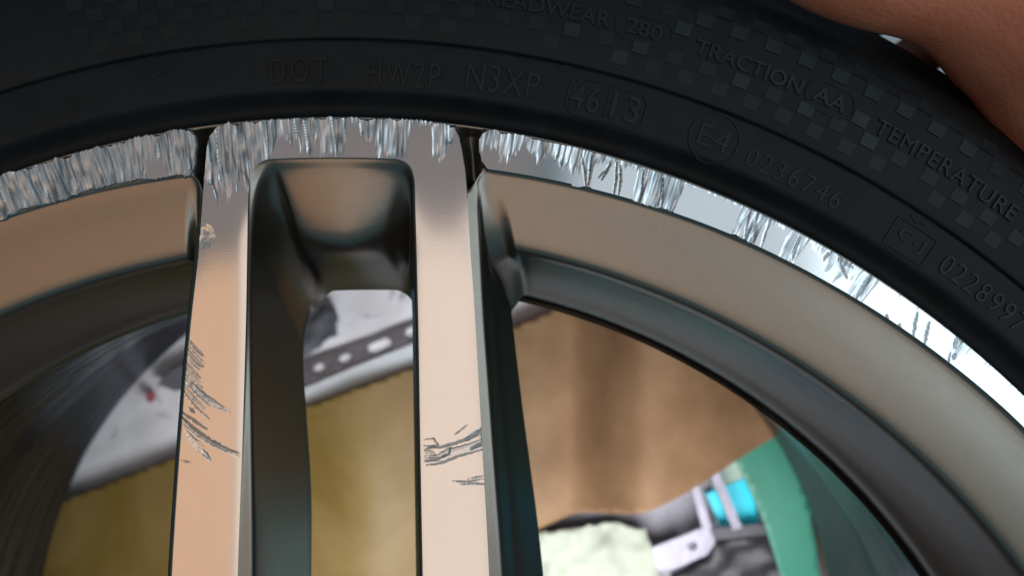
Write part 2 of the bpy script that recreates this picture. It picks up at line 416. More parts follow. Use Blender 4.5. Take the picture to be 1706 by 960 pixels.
    for r in range(len(rings)-1):
        for i in range(n):
            j = (i+1) % n; a, b, c, d = base + r*n + i, base + r*n + j, base + (r+1)*n + j, base + (r+1)*n + i
            F.append((a, b, c, d) if sgn > 0 else (d, c, b, a))
    V3 = np.vstack(W3); C = np.vstack(cols)
    me = mesh_of(name, V3, F)
    ca = me.attributes.new('wear', 'FLOAT_COLOR', 'POINT')
    ca.data.foreach_set('color', np.column_stack([C, np.ones(len(C))]).ravel())
    return me

# ------------------------------------------------------------------ the alloy wheel
wheel = empty('alloy_wheel', W(AX, AY, -0.045))
tag(wheel, 'grey alloy wheel with machined twin spokes and kerb scraped lip, inside the tyre', 'wheel')
WL = W(AX, AY, -0.045)
def wpart(name, me, mat, parent=None):
    local(me, WL if parent is None else WL); o = link(name, me, mat, wheel); return o

def arc(x0, x1, Rf, n):
    a0 = math.asin((x0-AX)/1648.); a1 = math.asin((x1-AX)/1648.)
    return [polA(a0 + (a1-a0)*i/n, Rf(AX + 1648*math.sin(a0 + (a1-a0)*i/n))) for i in range(n+1)]
Rout = lambda x: 1648.0
Rin_r = table([(780, 1583), (1000, 1589), (1250, 1597), (1400, 1600), (1600, 1607), (1706, 1611), (2150, 1616)])
Rin_l = table([(-1000, 1596), (0, 1586), (150, 1582), (325, 1576)])
def spline(pts, n=6, closed=False):
    P = np.array(pts, float); t = np.concatenate([[0], np.cumsum(np.hypot(*np.diff(P, axis=0).T))])
    tn = np.concatenate([np.linspace(t[i], t[i+1], n, endpoint=False) for i in range(len(t)-1)] + [[t[-1]]])
    return [tuple(p) for p in pchip(t, P, tn)]

FE_R = [(850, 1640), (835, 1500), (815, 960), (800, 680), (791, 520), (784, 420), (779, 340), (775, 290), (769, 250)]          # right edge of right spoke
FE_L = [(255, 1640), (262, 1500), (285, 960), (300, 720), (314, 560), (328, 440), (336, 350), (341, 290), (344, 250)]          # left edge of left spoke
PK = [(380, 1640), (384, 1500), (396, 960), (405, 700), (410, 520), (412, 400), (413, 340), (415, 305), (422, 283), (436, 269), (456, 264),
      (560, 262), (655, 264), (674, 269), (686, 282), (691, 305), (692, 350), (694, 430), (697, 560), (700, 750), (704, 960), (716, 1500), (718, 1640)]
upper = [(345, 238), (349, 226), (357, 218)] + arc(366, 748, Rout, 60) + [(757, 214), (764, 226)]
U = [tuple(p) for p in spline(FE_L, 5)] + upper + [tuple(p) for p in spline(FE_R, 5)][::-1] + [tuple(p) for p in spline(PK, 4)][::-1]
def crownU(x, y):                     # the spokes are faintly domed across their width
    f = lambda P, yy: np.interp(yy, [p[1] for p in P], [p[0] for p in P])
    yl = np.clip(y, 300, 1600); FL, FR = FE_L[::-1], FE_R[::-1]; KL = PK[:7][::-1]; KR = PK[16:]
    lx0, lx1 = f(FL, yl), f(KL, yl); rx0, rx1 = f(KR, yl), f(FR, yl)
    isl = x < 560; c = np.where(isl, (lx0+lx1)/2, (rx0+rx1)/2); hw = np.where(isl, (lx1-lx0)/2, (rx1-rx0)/2)
    return -.00022*np.clip(np.abs((x-c)/hw), 0, 1)**2.5*ss(290, 420, y)
def jag_outer(O):
    R = np.hypot(O[:, 0]-AX, O[:, 1]-AY); a = np.arctan2(O[:, 0]-AX, AY-O[:, 1]); u = AX + 1648*np.sin(a)
    amp = np.where(u < 780, 1, np.clip((1000-u)/220, 0, 1))
    j = ((n1(u*.09, 31)-.5)*7 + (n1(u*.4, 32)-.5)*3.5) * amp * (R > 1640)
    # torn inner border on the left section and where full width damage reaches the paint
    inn = (R < 1606) & (R > 1560) & ((u < 330) | (u > 795))
    full = np.where(u < 330, 1.0, np.where(((u > 1068) & (u < 1141)) | ((u > 1240) & (u < 1276)) | ((u > 968) & (u < 1000)), .8, 0))
    j2 = (-(n1(u*.045, 33))*8 + 3 - (n1(u*.25, 34)-.5)*3) * full * inn
    Rn = R + j + j2
    return np.column_stack([AX + Rn*np.sin(a), AY - Rn*np.cos(a)])
wpart('spoke_face', face_plate('spoke_face', U, 1.5, crownU, jag=jag_outer), M_mach)
# right lip
LR = [(803, 268), (799, 250), (799, 232), (804, 222), (812, 219)] + arc(820, 2000, Rout, 220) + arc(825, 2000, Rin_r, 220)[::-1] + [(812, 281)]
wpart('rim_lip', face_plate('rim_lip', LR, 1.6, jag=jag_outer, lip=True), M_mach)
LL = arc(-500, 304, Rout, 160) + [(316, 220), (323, 226), (325, 240), (323, 268), (316, 286), (306, 292)] + arc(-500, 296, Rin_l, 160)[::-1]
o = wpart('rim_lip', face_plate('rim_lip', LL, 1.6, jag=jag_outer, lip=True), M_mach); o['label'] = 'scraped rim lip left of the spokes, torn over its full width'

ZB = -0.040
SB = (D - ZB) / D
def xr(px): return CX + (px - CX)*SB
# window on the right: rows from the machined edge down to the through hole, columns up the spoke side, round the corner and along the ring
def window_net(side, corners, rings, zs_side, zs_ring, end_x, ring_fr, flipx):
    rows = []
    for k in range(len(corners)):
        sx = side[k]; cxk, cyk = corners[k]; row = []
        for y in (1640, 1300, 960): row.append((np.interp(y, [s[0] for s in sx], [s[1] for s in sx]), y, zs_side[k]))
        for t in (.72, .5, .32, .18, .09, .035):
            y = cyk + (960-cyk)*t; x = np.interp(y, [s[0] for s in sx], [s[1] for s in sx])
            row.append((x, y, zs_side[k] if t > .05 else (zs_side[k]*.6 + zs_ring[k]*.4)))
        row.append((cxk, cyk, (zs_side[k]+zs_ring[k])/2 if k else -0.0055))
        a0 = ang(cxk + flipx*14, cyk); a1 = math.asin((end_x-AX)/1648.)
        for f in ring_fr:
            a = a0 + (a1-a0)*f; x = AX + 1648*math.sin(a)
            row.append((*polA(a, rings[k](x)), zs_ring[k]))
        rows.append(row)
    return np.array(rows)
def off(pts, d): return [(y, x + d) for x, y in sorted(pts, key=lambda p: p[1])]
def lerp_side(f):
    rear = [(500, xr(851)), (560, xr(852)), (700, xr(868)), (960, xr(896)), (1500, xr(940)), (1640, xr(950))]
    ys = [300, 340, 420, 520, 700, 960, 1300, 1500, 1640]
    fx = np.interp(ys, [p[1] for p in FE_R[::-1]], [p[0] for p in FE_R[::-1]])
    rx = np.interp(ys, [r[0] for r in rear], [r[1] for r in rear])
    return [(y, a + (b-a)*f) for y, a, b in zip(ys, fx, rx)]
cf = lambda v: (lambda x: v)
fr = [0, .012, .04, .1, .2, .32, .45, .6, .8, 1.0]
# ring radii by row on the right
rR = [lambda x: Rin_r(x)+1, lambda x: Rin_r(x)-2.5, lambda x: Rin_r(x)-7, cf(1525), cf(1464), cf(1456), cf(1449), cf(1433), cf(1410), cf(1388), cf(1385)]
cR = [(789, 297), (792, 301), (797, 308), (828, 372), (845, 419), (848, 427), (851, 436), (855, 462), (859, 492), (862, 514), (861, 516)]
fS = [0.0, .08, .24, .36, .46, .52, .60, .76, .90, 1.0, 1.0]
zS = [0.0, -.00025, -.0009, -.006, -.0130, -.0150, -.0180, -.0260, -.0335, -.0395, -.044]
ZRL = [-.0003, -.0007, -.0011, -.0024, -.0044, -.0064, -.0115, -.0220, -.0320, -.0395, -.044]; zR = ZRL
sideR = [lerp_side(f) for f in fS]
netR = window_net(sideR, cR, rR, zS, ZRL, 2120, fr, 1)
wpart('spoke_flank', net_mesh('spoke_flank', netR, 5, 8, flip=False), M_paint)
# window on the left
def lerp_sideL(f):
    ys = [300, 340, 420, 520, 700, 960, 1300, 1500, 1640]
    fx = np.interp(ys, [p[1] for p in FE_L[::-1]], [p[0] for p in FE_L[::-1]])
    return [(y, a - 34*f) for y, a in zip(ys, fx)]
rL = [lambda x: Rin_l(x)+3, lambda x: Rin_l(x)-2.5, lambda x: Rin_l(x)-7, cf(1500), cf(1442), cf(1435), cf(1429), cf(1413), cf(1390), cf(1368), cf(1365)]
cL = [(333, 300), (330, 303), (327, 308), (316, 375), (311, 428), (309, 436), (305, 448), (300, 458), (296, 468), (290, 512), (288, 514)]
netL = window_net([lerp_sideL(f) for f in fS], cL, rL, zS, zR, -930, fr, -1)
wpart('spoke_flank', net_mesh('spoke_flank', netL, 5, 8, flip=True), M_paint)

# pocket between the two spokes
PKc = [(380, 1640), (384, 1500), (396, 960), (405, 700), (410, 520), (412, 400), (413, 340), (415, 305), (422, 283), (436, 269), (456, 264),
       (560, 262), (655, 264), (674, 269), (686, 282), (691, 305), (692, 350), (694, 430), (697, 560), (700, 750), (704, 960), (716, 1500), (718, 1640)]
rear = [(433, 1640), (433, 1500), (440, 960), (428, 740), (421, 640), (422, 590), (427, 560), (434, 532), (445, 508), (462, 492), (486, 486),
        (560, 484), (610, 484), (630, 486), (644, 494), (649, 512), (650, 545), (651, 600), (652, 680), (654, 800), (656, 960), (664, 1500), (666, 1640)]
# per row: (left blend, top blend, right blend, z side, z top)
rowsP = [(0, 0, 0, 0, 0), (.10, .01, .06, -.0003, -.0002), (.50, .03, .12, -.0012, -.0004), (.62, .08, .2, -.0050, -.0010),
         (.72, .60, .4, -.012, -.0056), (.80, .70, .6, -.020, -.0092), (.90, .84, .8, -.030, -.024), (.99, .985, .97, -.0385, -.038), (1.0, 1.0, 1.0, -.0405, -.0405), (.95, .97, .95, -.044, -.044)]
NP = []
for bl, bt, br, zs_, zt in rowsP:
    row = []
    for j, (p, q) in enumerate(zip(PKc, rear)):
        if j <= 7: wl, b, z = 0, bl, zs_
        elif j < 11:
            m = (0, .12, .4, .78)[j-7]; b = bl*(1-m) + bt*m; z = zs_*(1-m) + zt*m
        elif j <= 11: b, z = bt, zt
        elif j < 15:
            m = (j-11)/4.; b = bt*(1-m) + br*m; z = zt*(1-m) + zs_*m
        else: b, z = br, zs_
        by = b
        fy = zs_/-.0405
        if j <= 7 or j >= 15: by = min(1.0, fy)
        elif j < 11: m2 = (0, .12, .4, .78)[j-7]; by = fy*(1-m2) + bt*m2
        elif j > 11: m2 = (j-11)/4.; by = bt*(1-m2) + fy*m2
        row.append((p[0] + (q[0]-p[0])*b, p[1] + (q[1]-p[1])*by, z))
    bul = 4*bt*(1-bt)
    for j, dxb in zip(range(5, 12), (0, 3, 10, 18, 18, 9, 0)):
        row[j] = (row[j][0] + dxb*bul, row[j][1], row[j][2])
    NP.append(row)
wpart('spoke_pocket', net_mesh('spoke_pocket', np.array(NP), 5, 8, flip=True), M_paint)

# grooves between spokes and lip
def groove(cols):
    return np.array(cols)
gR = [[(752, 208, 0.0), (772, 205, -.004), (782, 204, -.006), (792, 206, -.004), (812, 216, 0.0)],
      [(763, 222, 0.0), (770, 222, -.0022), (782, 222, -.006), (793, 224, -.0035), (803, 221, 0.0)],
      [(769, 250, 0.0), (775, 250, -.0022), (785, 250, -.006), (793, 250, -.003), (799, 250, 0.0)],
      [(774, 282, 0.0), (780, 282, -.0025), (787, 282, -.006), (796, 278, -.003), (804, 271, 0.0)],
      [(776, 302, 0.0), (782, 302, -.0035), (789, 300, -.0062), (800, 292, -.0040), (814, 284, 0.0)]]
wpart('spoke_groove', net_mesh('spoke_groove', np.array(gR), 8, 6, flip=False), M_paint)
gL = [[(306, 214, 0.0), (322, 211, -.004), (334, 210, -.006), (344, 211, -.004), (366, 213, 0.0)],
      [(320, 223, 0.0), (327, 224, -.003), (335, 224, -.006), (342, 224, -.003), (350, 225, 0.0)],
      [(325, 250, 0.0), (329, 250, -.003), (335, 250, -.006), (340, 250, -.003), (344, 250, 0.0)],
      [(320, 276, 0.0), (325, 280, -.003), (333, 282, -.006), (338, 282, -.003), (341, 283, 0.0)],
      [(306, 293, 0.0), (318, 298, -.003), (331, 301, -.006), (336, 302, -.003), (339, 303, 0.0)]]
wpart('spoke_groove', net_mesh('spoke_groove', np.array(gL), 8, 6, flip=False), M_paint)

# outer flange wall below the lip, and the barrel
wpart('rim_flange', revolve('rim_flange', [(1640, -.0065), (1646, -.0030), (1649, -.0016), (1652, -.0014), (1655, -.0022), (1656, -.006), (1652, -.012)], seg=720, nsub=4), M_paint)
wpart('barrel', revolve('barrel', [(1372, -.0445), (1390, -.046), (1396, -.054), (1404, -.085), (1412, -.11), (1455, -.135), (1500, -.17), (1506, -.22), (1520, -.232), (1560, -.240), (1590, -.241), (1592, -.236)], seg=480, nsub=6), M_barrel)
# hub and the far ends of the spokes
hub = revolve('hub', [(40, -.030), (120, -.028), (330, -.020), (352, -.022), (360, -.030), (362, -.060)], seg=96, nsub=3)
wpart('hub', hub, M_paint)

# ------------------------------------------------------------------ the tyre
TP = [(1652, -.016), (1653, -.010), (1656, -.0062), (1664, -.0050), (1676, -.0042), (1688, -.0020), (1695, -.0004), (1703, .0002), (1730, .0004), (1774, .0005), (1777, .0003), (1779.5, -.0006), (1782, .0004),
      (1786, .0007), (1830, .0012), (1880, .0008), (1912, .0003), (1936, -.0004), (1950, -.0016), (1956, -.0040), (1964, -.0046), (1990, -.0070), (2030, -.0150), (2085, -.0240), (2125, -.0340), (2142, -.046),
      (2146, -.12), (2140, -.18), (2060, -.215), (1960, -.245), (1860, -.262), (1780, -.262), (1700, -.252), (1630, -.236), (1600, -.226)]
_TR = np.array([p[0] for p in TP[:25]]); _TZ = np.array([p[1] for p in TP[:25]])
def tz(R): return np.interp(R, _TR, _TZ)
tyre = empty('tyre', W(AX, AY, -0.13)); TL = W(AX, AY, -0.13)
tag(tyre, 'black rubber tyre with raised lettering and chequered sidewall, mounted round the alloy wheel', 'tyre')
def tpart(name, me, mat): local(me, TL); return link(name, me, mat, tyre)
tpart('sidewall', revolve('sidewall', TP, seg=720, nsub=3), M_rub)
# tread grooves: sipes cut blocks round the shoulder
def polar_box(a0, a1, R0, R1, zt, n=4, bev=1.4, zlow=.0015):
    V = []; F = []
    rr = [(R0, a0, a1, -zlow), (R0+bev, a0+bev/R0, a1-bev/R0, zt), (R1-bev, a0+bev/R0, a1-bev/R0, zt), (R1, a0, a1, -zlow)]
    for R, b0, b1, dz in rr:
        for i in range(n+1):
            a = b0 + (b1-b0)*i/n; x, y = polA(a, R); V.append(W(x, y, float(tz(R)) + dz))
    m = n+1
    for r in range(3):
        for i in range(n): F.append((r*m+i, r*m+i+1, (r+1)*m+i+1, (r+1)*m+i)[::-1])
    F.append((0, m, 2*m, 3*m)[::-1]); F.append((n, m+n, 2*m+n, 3*m+n))
    return V, F
# chequered relief: five rows of low blocks
M_chk = [rubber('tyre_check_dark', (0.0115, 0.0165, 0.0195), 0.5, .00003), rubber('tyre_check', (0.0165, 0.0245, 0.028), 0.42, .00003)]  # same rubber twice; the lighter copy paints in blocks catching the light
pitch = 29.5/1850.
words_span = [(785, 1020, 1845, 1885), (1036, 1110, 1842, 1890), (1155, 1338, 1845, 1888), (1340, 1420, 1842, 1895), (1440, 1712, 1842, 1885)]
rc_ = random.Random(11); nblk = 0
row_mesh = {}
for r in range(6):
    R0 = 1797 + r*25.5; R1 = R0 + 24.5
    for v in range(2):
        V, F = polar_box(-pitch/2*1.0, pitch/2*1.0, R0, R1, (.00022, .00034)[v], n=3)
        me = mesh_of('checker_block', [tuple(Vector(q) - Vector(W(AX, AY, 0))) for q in V], F); me.materials.append(M_chk[v]); me.polygons.foreach_set('use_smooth', [False]*len(me.polygons))
        row_mesh[(r, v)] = me
for r in range(6):
    for c in range(-24, 52):
        a = (c + .5)*pitch
        if (c + r) % 2: continue
        x, y = polA(a, 1797 + r*25.5 + 12)
        if x < 120 or x > 1760 or y < -16 or y > 560: continue
        if r in (2, 3) and any(w0-8 < x < w1+8 for w0, w1, _, _ in words_span): continue
        if r == 0 and rc_.random() < .2: continue
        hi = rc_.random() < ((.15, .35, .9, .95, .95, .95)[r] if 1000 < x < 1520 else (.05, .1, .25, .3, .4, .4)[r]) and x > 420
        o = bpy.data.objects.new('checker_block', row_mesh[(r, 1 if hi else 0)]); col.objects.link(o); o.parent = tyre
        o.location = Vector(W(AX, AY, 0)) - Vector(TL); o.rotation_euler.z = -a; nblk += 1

def bend(me, a_c, Rb, z_extra):
    """lay flat text (x along, y up, in px) on the sidewall"""
    for v in me.vertices:
        R = Rb + v.co.y; a = a_c + v.co.x/Rb; x, y = polA(a, R); v.co = Vector(W(x, y, float(tz(R)) + v.co.z*K + z_extra))
    me.update()
def text_mesh(name, body, length, height, weight=0.0, space=1.0, depth=5, bev=1.6):
    cu = bpy.data.curves.new(name, 'FONT'); cu.body = body; cu.size = 100; cu.align_x = 'CENTER'; cu.space_character = space
    cu.extrude = 1; cu.offset = weight; cu.resolution_u = 4; cu.bevel_depth = 0
    o = bpy.data.objects.new(name, cu); col.objects.link(o)
    dg = bpy.context.evaluated_depsgraph_get(); me = bpy.data.meshes.new_from_object(o.evaluated_get(dg)); bpy.data.objects.remove(o)
    co = np.array([v.co for v in me.vertices]); mn, mx = co.min(0), co.max(0)
    for v in me.vertices:
        v.co = Vector(((v.co.x - (mn[0]+mx[0])/2)*length/(mx[0]-mn[0]), (v.co.y - (mn[1]+mx[1])/2)*height/(mx[1]-mn[1]), v.co.z*depth))
    return me
def word(body, cx_, cy_, length, height, weight=0.0, space=1.0, depth=2.6, name='raised_word', mat=None):
    me = text_mesh(name, body, length, height, weight, space, depth); R = math.hypot(cx_-AX, cy_-AY)
    bend(me, ang(cx_, cy_), R, 0.0); me.name = name
    local(me, TL); o = link(name, me, mat or M_rubl, tyre, smooth=False); o['label'] = 'raised lettering reading ' + body; return o
word('TREADWEAR', 903, 12, 232, 27, 1.8, 1.0, 3.4)
word('280', 1072, 51, 62, 26, 1.8, 1.0, 3.4)
word('TRACTION', 1246, 111, 190, 27, 1.8, 1.0, 3.4)
word('AA', 1380, 167, 60, 26, 1.8, 1.0, 3.4)
word('TEMPERATURE', 1574, 281, 275, 27, 0.0, 1.08, 3.8)
word('DOT', 499, 117, 96, 42, .3, 1.25, 3.0)
word('HW2P', 673, 124, 122, 44, .3, 1.2, 3.0)
word('N3XP', 838, 135, 122, 46, .4, 1.1, 3.2)
word('46', 975, 164, 50, 44, .4, 1.05, 3.4)
word('13', 1042, 181, 48, 44, .4, 1.05, 3.4)
word('E4', 1189, 231, 54, 36, -.6, 1.1, 2.4)
word('0236746', 1322, 296, 172, 32, -.8, 1.25, 2.2)
word('0228997', 1637, 488, 172, 34, -.6, 1.2, 2.6)
word('C-J', 1515, 402, 48, 26, -.8, 1.1, 2.4)
word('<', 270, 128, 26, 26, -.8, 1, 1.6)
word('A', 1712, 385, 26, 26, .6)

def ridge(name, pts, Rb, a_c, w=3.0, h=.0004, closed=True, label=None):
    """a raised line laid on the sidewall; pts in px round the centre (x along, y outward)"""
    P = np.array(pts, float); n = len(P)
    T = (np.roll(P, -1, 0) - np.roll(P, 1, 0)) if closed else np.gradient(P, axis=0)
    T /= np.hypot(T[:, 0], T[:, 1])[:, None] + 1e-9; N = np.column_stack([-T[:, 1], T[:, 0]])
    V = []; F = []
    for o_, z_ in ((-w, -.0004), (-w*.5, h*.8), (0, h), (w*.5, h*.8), (w, -.0004)):
        for p in P + N*o_:
            R = Rb + p[1]; x, y = polA(a_c + p[0]/Rb, R); V.append(W(x, y, float(tz(R)) + z_))
    for r in range(4):
        for i in range(n if closed else n-1):
            j = (i+1) % n; F.append((r*n+i, r*n+j, (r+1)*n+j, (r+1)*n+i))
    me = mesh_of(name, V, F); local(me, TL); o = link(name, me, M_rubl, tyre)
    if label: o['label'] = label
    return o
def rrect(hw, hh, r, n=8):
    out = []
    for cx_, cy_, a0 in ((hw-r, hh-r, 0), (-hw+r, hh-r, 90), (-hw+r, -hh+r, 180), (hw-r, -hh+r, 270)):
        for i in range(n+1):
            a = math.radians(a0 + 90*i/n); out.append((cx_ + r*math.cos(a), cy_ + r*math.sin(a)))
    D_ = []
    for i in range(len(out)):
        a, b = out[i], out[(i+1) % len(out)]; L = math.hypot(b[0]-a[0], b[1]-a[1]); m = max(1, int(L/8))
        for k in range(m): D_.append((a[0] + (b[0]-a[0])*k/m, a[1] + (b[1]-a[1])*k/m))
    return D_
def RA(x, y): return dict(Rb=math.hypot(x-AX, y-AY), a_c=ang(x, y))
ridge('raised_border', rrect(48, 22, 21), w=2.6, **RA(1072, 51))
ridge('raised_border', rrect(43, 25, 24), w=2.6, **RA(1380, 167))
ridge('raised_border', rrect(66, 31, 20), w=3.2, **RA(1010, 173))
ridge('raised_border', [(0, -24), (0, -8), (0, 8), (0, 24)], w=2.2, closed=False, **RA(1010, 173))
ridge('raised_border', rrect(42, 42, 41.9, 12), w=3.4, **RA(1189, 231))
ridge('raised_border', rrect(38, 25, 3), w=3.4, **RA(1515, 402))
ridge('raised_notch', [(-14, 0), (-4, -3), (0, -7), (5, -2), (16, 0)], w=3, closed=False, **RA(936, 107))
ridge('raised_notch', [(-14, 0), (-4, -3), (0, -7), (5, -2), (16, 0)], w=3, closed=False, **RA(1527, 366))

# ------------------------------------------------------------------ hand gripping the tread
def skin_mat():
    m, nt, p = new_mat('skin')
    f = noise(nt, 55, 5); g = noise(nt, 900, 3); v = noise(nt, 18, 3)
    c = ramp(nt, f, [(0.3, (0.62, 0.21, 0.11)), (0.7, (0.78, 0.34, 0.21))])
    c = mix(nt, maprange(nt, v, .35, .65, 0, .85), c, (0.58, 0.18, 0.105))
    nt.links.new(c, p.inputs['Base Color']); p.inputs['Roughness'].default_value = 0.55
    p.inputs['Subsurface Weight'].default_value = 0.15; p.inputs['Subsurface Radius'].default_value = (1, .35, .2); p.inputs['Subsurface Scale'].default_value = 0.003
    w = node(nt, 'ShaderNodeTexVoronoi'); w.inputs['Scale'].default_value = 700
    tc = node(nt, 'ShaderNodeTexCoord'); nt.links.new(tc.outputs['Object'], w.inputs['Vector'])
    nt.links.new(bump(nt, w.outputs[0], 0.0002, .5, bump(nt, g, .0002, .5)), p.inputs['Normal'])
    return m
M_skin = skin_mat()
def skin_figure(name, joints, bones, mat, sub=2):
    me = bpy.data.meshes.new(name)
    me.from_pydata([W(j[0], j[1], j[2]) for j in joints], bones, [])
    o = bpy.data.objects.new(name, me); col.objects.link(o)
    o.modifiers.new('skin', 'SKIN'); sm = o.modifiers.new('sub', 'SUBSURF'); sm.levels = sub; sm.render_levels = sub
    rm = o.modifiers.new('remesh', 'REMESH'); rm.mode = 'VOXEL'; rm.voxel_size = .0016; rm.use_smooth_shade = True
    sm_ = o.modifiers.new('smooth', 'SMOOTH'); sm_.factor = .6; sm_.iterations = 14
    for i, sv in enumerate(me.skin_vertices[0].data):
        r = joints[i][3]; r = r if isinstance(r, tuple) else (r, r)
        sv.radius = (r[0]*K, r[1]*K); sv.use_root = (i == 0)
    dg = bpy.context.evaluated_depsgraph_get(); m2 = bpy.data.meshes.new_from_object(o.evaluated_get(dg))
    bpy.data.objects.remove(o); m2.materials.clear(); m2.name = name
    return link(name, m2, mat)
# x, y on the photo grid, z metres, radius px
J = [(1835, -10, .000, 235), (1715, 42, .002, 195), (1622, -38, .003, 140),
     (1510, -48, .004, 122), (1405, -66, .004, 120), (1305, -115, .002, 98), (1215, -180, -.002, 78),
     (1885, 125, .000, 235), (2040, 350, -.002, 205), (2260, 580, -.002, 210), (2600, 950, .0, 250),
     (1860, -230, -.022, 120), (1830, -220, -.045, 66), (1780, -200, -.070, 62), (1730, -180, -.092, 54),
     (1940, -130, -.026, 110), (1900, -120, -.052, 66), (1860, -100, -.080, 62), (1820, -80, -.102, 54),
     (2010, -40, -.028, 105), (1990, -10, -.054, 64), (1950, 10, -.080, 60), (1910, 40, -.100, 52),
     (2070, 70, -.028, 95), (2060, 110, -.050, 56), (2020, 140, -.070, 52), (1990, 165, -.086, 46)]
B = [(0, 1), (1, 2), (2, 3), (3, 4), (4, 5), (5, 6), (0, 7), (7, 8), (8, 9), (9, 10), (0, 11), (11, 12), (12, 13), (13, 14), (0, 15), (15, 16), (16, 17), (17, 18), (0, 19), (19, 20), (20, 21), (21, 22), (7, 23), (23, 24), (24, 25), (25, 26)]
hand = skin_figure('hand', J, B, M_skin)
tag(hand, 'bare hand holding the black tyre by its tread at the top right', 'hand')

# ------------------------------------------------------------------ what lies on the floor behind the wheel
def floor_mat():
    m, nt, p = new_mat('workshop_floor')
    f = noise(nt, 14, 8, .65); g = noise(nt, 160, 4)
    c = ramp(nt, f, [(0.3, (0.12, 0.115, 0.13)), (0.5, (0.26, 0.25, 0.28)), (0.7, (0.34, 0.33, 0.36))])
    c = mix(nt, maprange(nt, g, .55, .7, 0, .5), c, (0.08, 0.08, 0.09))
    nt.links.new(c, p.inputs['Base Color']); p.inputs['Roughness'].default_value = .7
    nt.links.new(bump(nt, g, .0006), p.inputs['Normal']); return m
fl = mesh_of('floor', [(-3, -3, FLOOR_Z), (3, -3, FLOOR_Z), (3, 3, FLOOR_Z), (-3, 3, FLOOR_Z)], [(0, 1, 2, 3)])
link('floor', fl, floor_mat(), smooth=False)['kind'] = 'structure'

def sheet(name, outline, z, thick, mat, step=14, zf=None, parent=None, holes=(), smooth=True, seed=0, ragged=0.0):
    """flat or gently bent sheet seen at outline (photo px) when lying at height z; real thickness"""
    O = []
    loops = []
    for li, lp in enumerate([outline] + list(holes)):
        s0 = len(O)
        for i in range(len(lp)):
            a = np.array(lp[i], float); b = np.array(lp[(i+1) % len(lp)], float); n = max(1, int(np.hypot(*(b-a))/step))
            for k in range(n): O.append(a + (b-a)*k/n)
        loops.append((s0, len(O)))
    O = np.array(O)
    if ragged: O = O + np.column_stack([n2(O[:, 0]*.08, O[:, 1]*.08, seed+1)-.5, n2(O[:, 0]*.08, O[:, 1]*.08, seed+2)-.5])*2*ragged
    def inside(P, L):
        r = np.zeros(len(P), bool); j = len(L)-1
        for i in range(len(L)):
            x1, y1 = L[i]; x2, y2 = L[j]
            if y1 != y2: r ^= ((y1 > P[:, 1]) != (y2 > P[:, 1])) & (P[:, 0] < (x2-x1)*(P[:, 1]-y1)/(y2-y1)+x1)
            j = i
        return r
    X, Y = np.meshgrid(np.arange(O[:, 0].min(), O[:, 0].max(), step), np.arange(O[:, 1].min(), O[:, 1].max(), step)); P = np.column_stack([X.ravel(), Y.ravel()])
    m = inside(P, O[loops[0][0]:loops[0][1]])
    for s0, s1 in loops[1:]: m &= ~inside(P, O[s0:s1])
    A = np.vstack([O, P[m]]); E = []
    for s0, s1 in loops: E += [(i, i+1 if i+1 < s1 else s0) for i in range(s0, s1)]
    vs, es, fs, *_ = delaunay_2d_cdt([Vector(p) for p in A], E, [], 0, 1e-5)
    V = np.array([(v[0], v[1]) for v in vs]); F0 = []
    fs = [f for f in fs if len(f) == 3]
    Cn = V[np.array(fs)].mean(1); ok = inside(Cn, O[loops[0][0]:loops[0][1]])
    for s0, s1 in loops[1:]: ok &= ~inside(Cn, O[s0:s1])
    F0 = [f for f, k_ in zip(fs, ok) if k_]
    zz = z + (zf(V[:, 0], V[:, 1]) if zf else np.zeros(len(V)))
    s = (D - z)/D
    top = np.column_stack([(V[:, 0]-CX)*s*K, (CY-V[:, 1])*s*K, zz]); bot = top - [0, 0, thick]
    n = len(V); F = []; cnt = {}
    for f in F0:
        a, b, c = top[f[0]], top[f[1]], top[f[2]]
        g = tuple(f) if (b[0]-a[0])*(c[1]-a[1])-(b[1]-a[1])*(c[0]-a[0]) > 0 else tuple(f[::-1])
        F.append(g); F.append(tuple(i+n for i in g[::-1]))
        for i in range(3): cnt[(g[i], g[(i+1) % 3])] = 1
    for (a, b) in list(cnt):
        if (b, a) not in cnt: F.append((b, a, a+n, b+n))
    me = mesh_of(name, np.vstack([top, bot]), F)
    used = me
    o = link(name, me, mat, parent, smooth=zf is not None)
    return o

# cardboard: one big bent sheet, stained mustard on the left
def card_mat():
    m, nt, p = new_mat('cardboard')
    f = noise(nt, 28, 6, .6); g = noise(nt, 500, 4)
    base = ramp(nt, f, [(.3, (.15, .078, .034)), (.7, (.24, .138, .07))])
    tc = node(nt, 'ShaderNodeTexCoord'); sx = node(nt, 'ShaderNodeSeparateXYZ'); nt.links.new(tc.outputs['Object'], sx.inputs[0])
    st_ = noise(nt, 11, 4, .5)
    add = node(nt, 'ShaderNodeMath', operation='MULTIPLY_ADD'); nt.links.new(st_, add.inputs[0]); add.inputs[1].default_value = .12; nt.links.new(sx.outputs[0], add.inputs[2])
    k = maprange(nt, add.outputs[0], -.04, .085, 1, 0)
    oily = ramp(nt, noise(nt, 16, 5, .6, dist=.6), [(.35, (.17, .11, .022)), (.65, (.24, .165, .06))])
    c = mix(nt, k, base, oily)
    nt.links.new(c, p.inputs['Base Color']); nt.links.new(maprange(nt, k, 0, 1, .75, .4), p.inputs['Roughness'])
    nt.links.new(bump(nt, g, .0003, .5), p.inputs['Normal']); return m
def card_z(x, y):
    t = (x - (1010 + (y-700)*-.02))
    return .045*ss(945, 1060, x)*(1 - .8*ss(1060, 1320, x)) + .004*np.exp(-((t+130)/60)**2) + .003*np.exp(-((x-600)/60)**2)
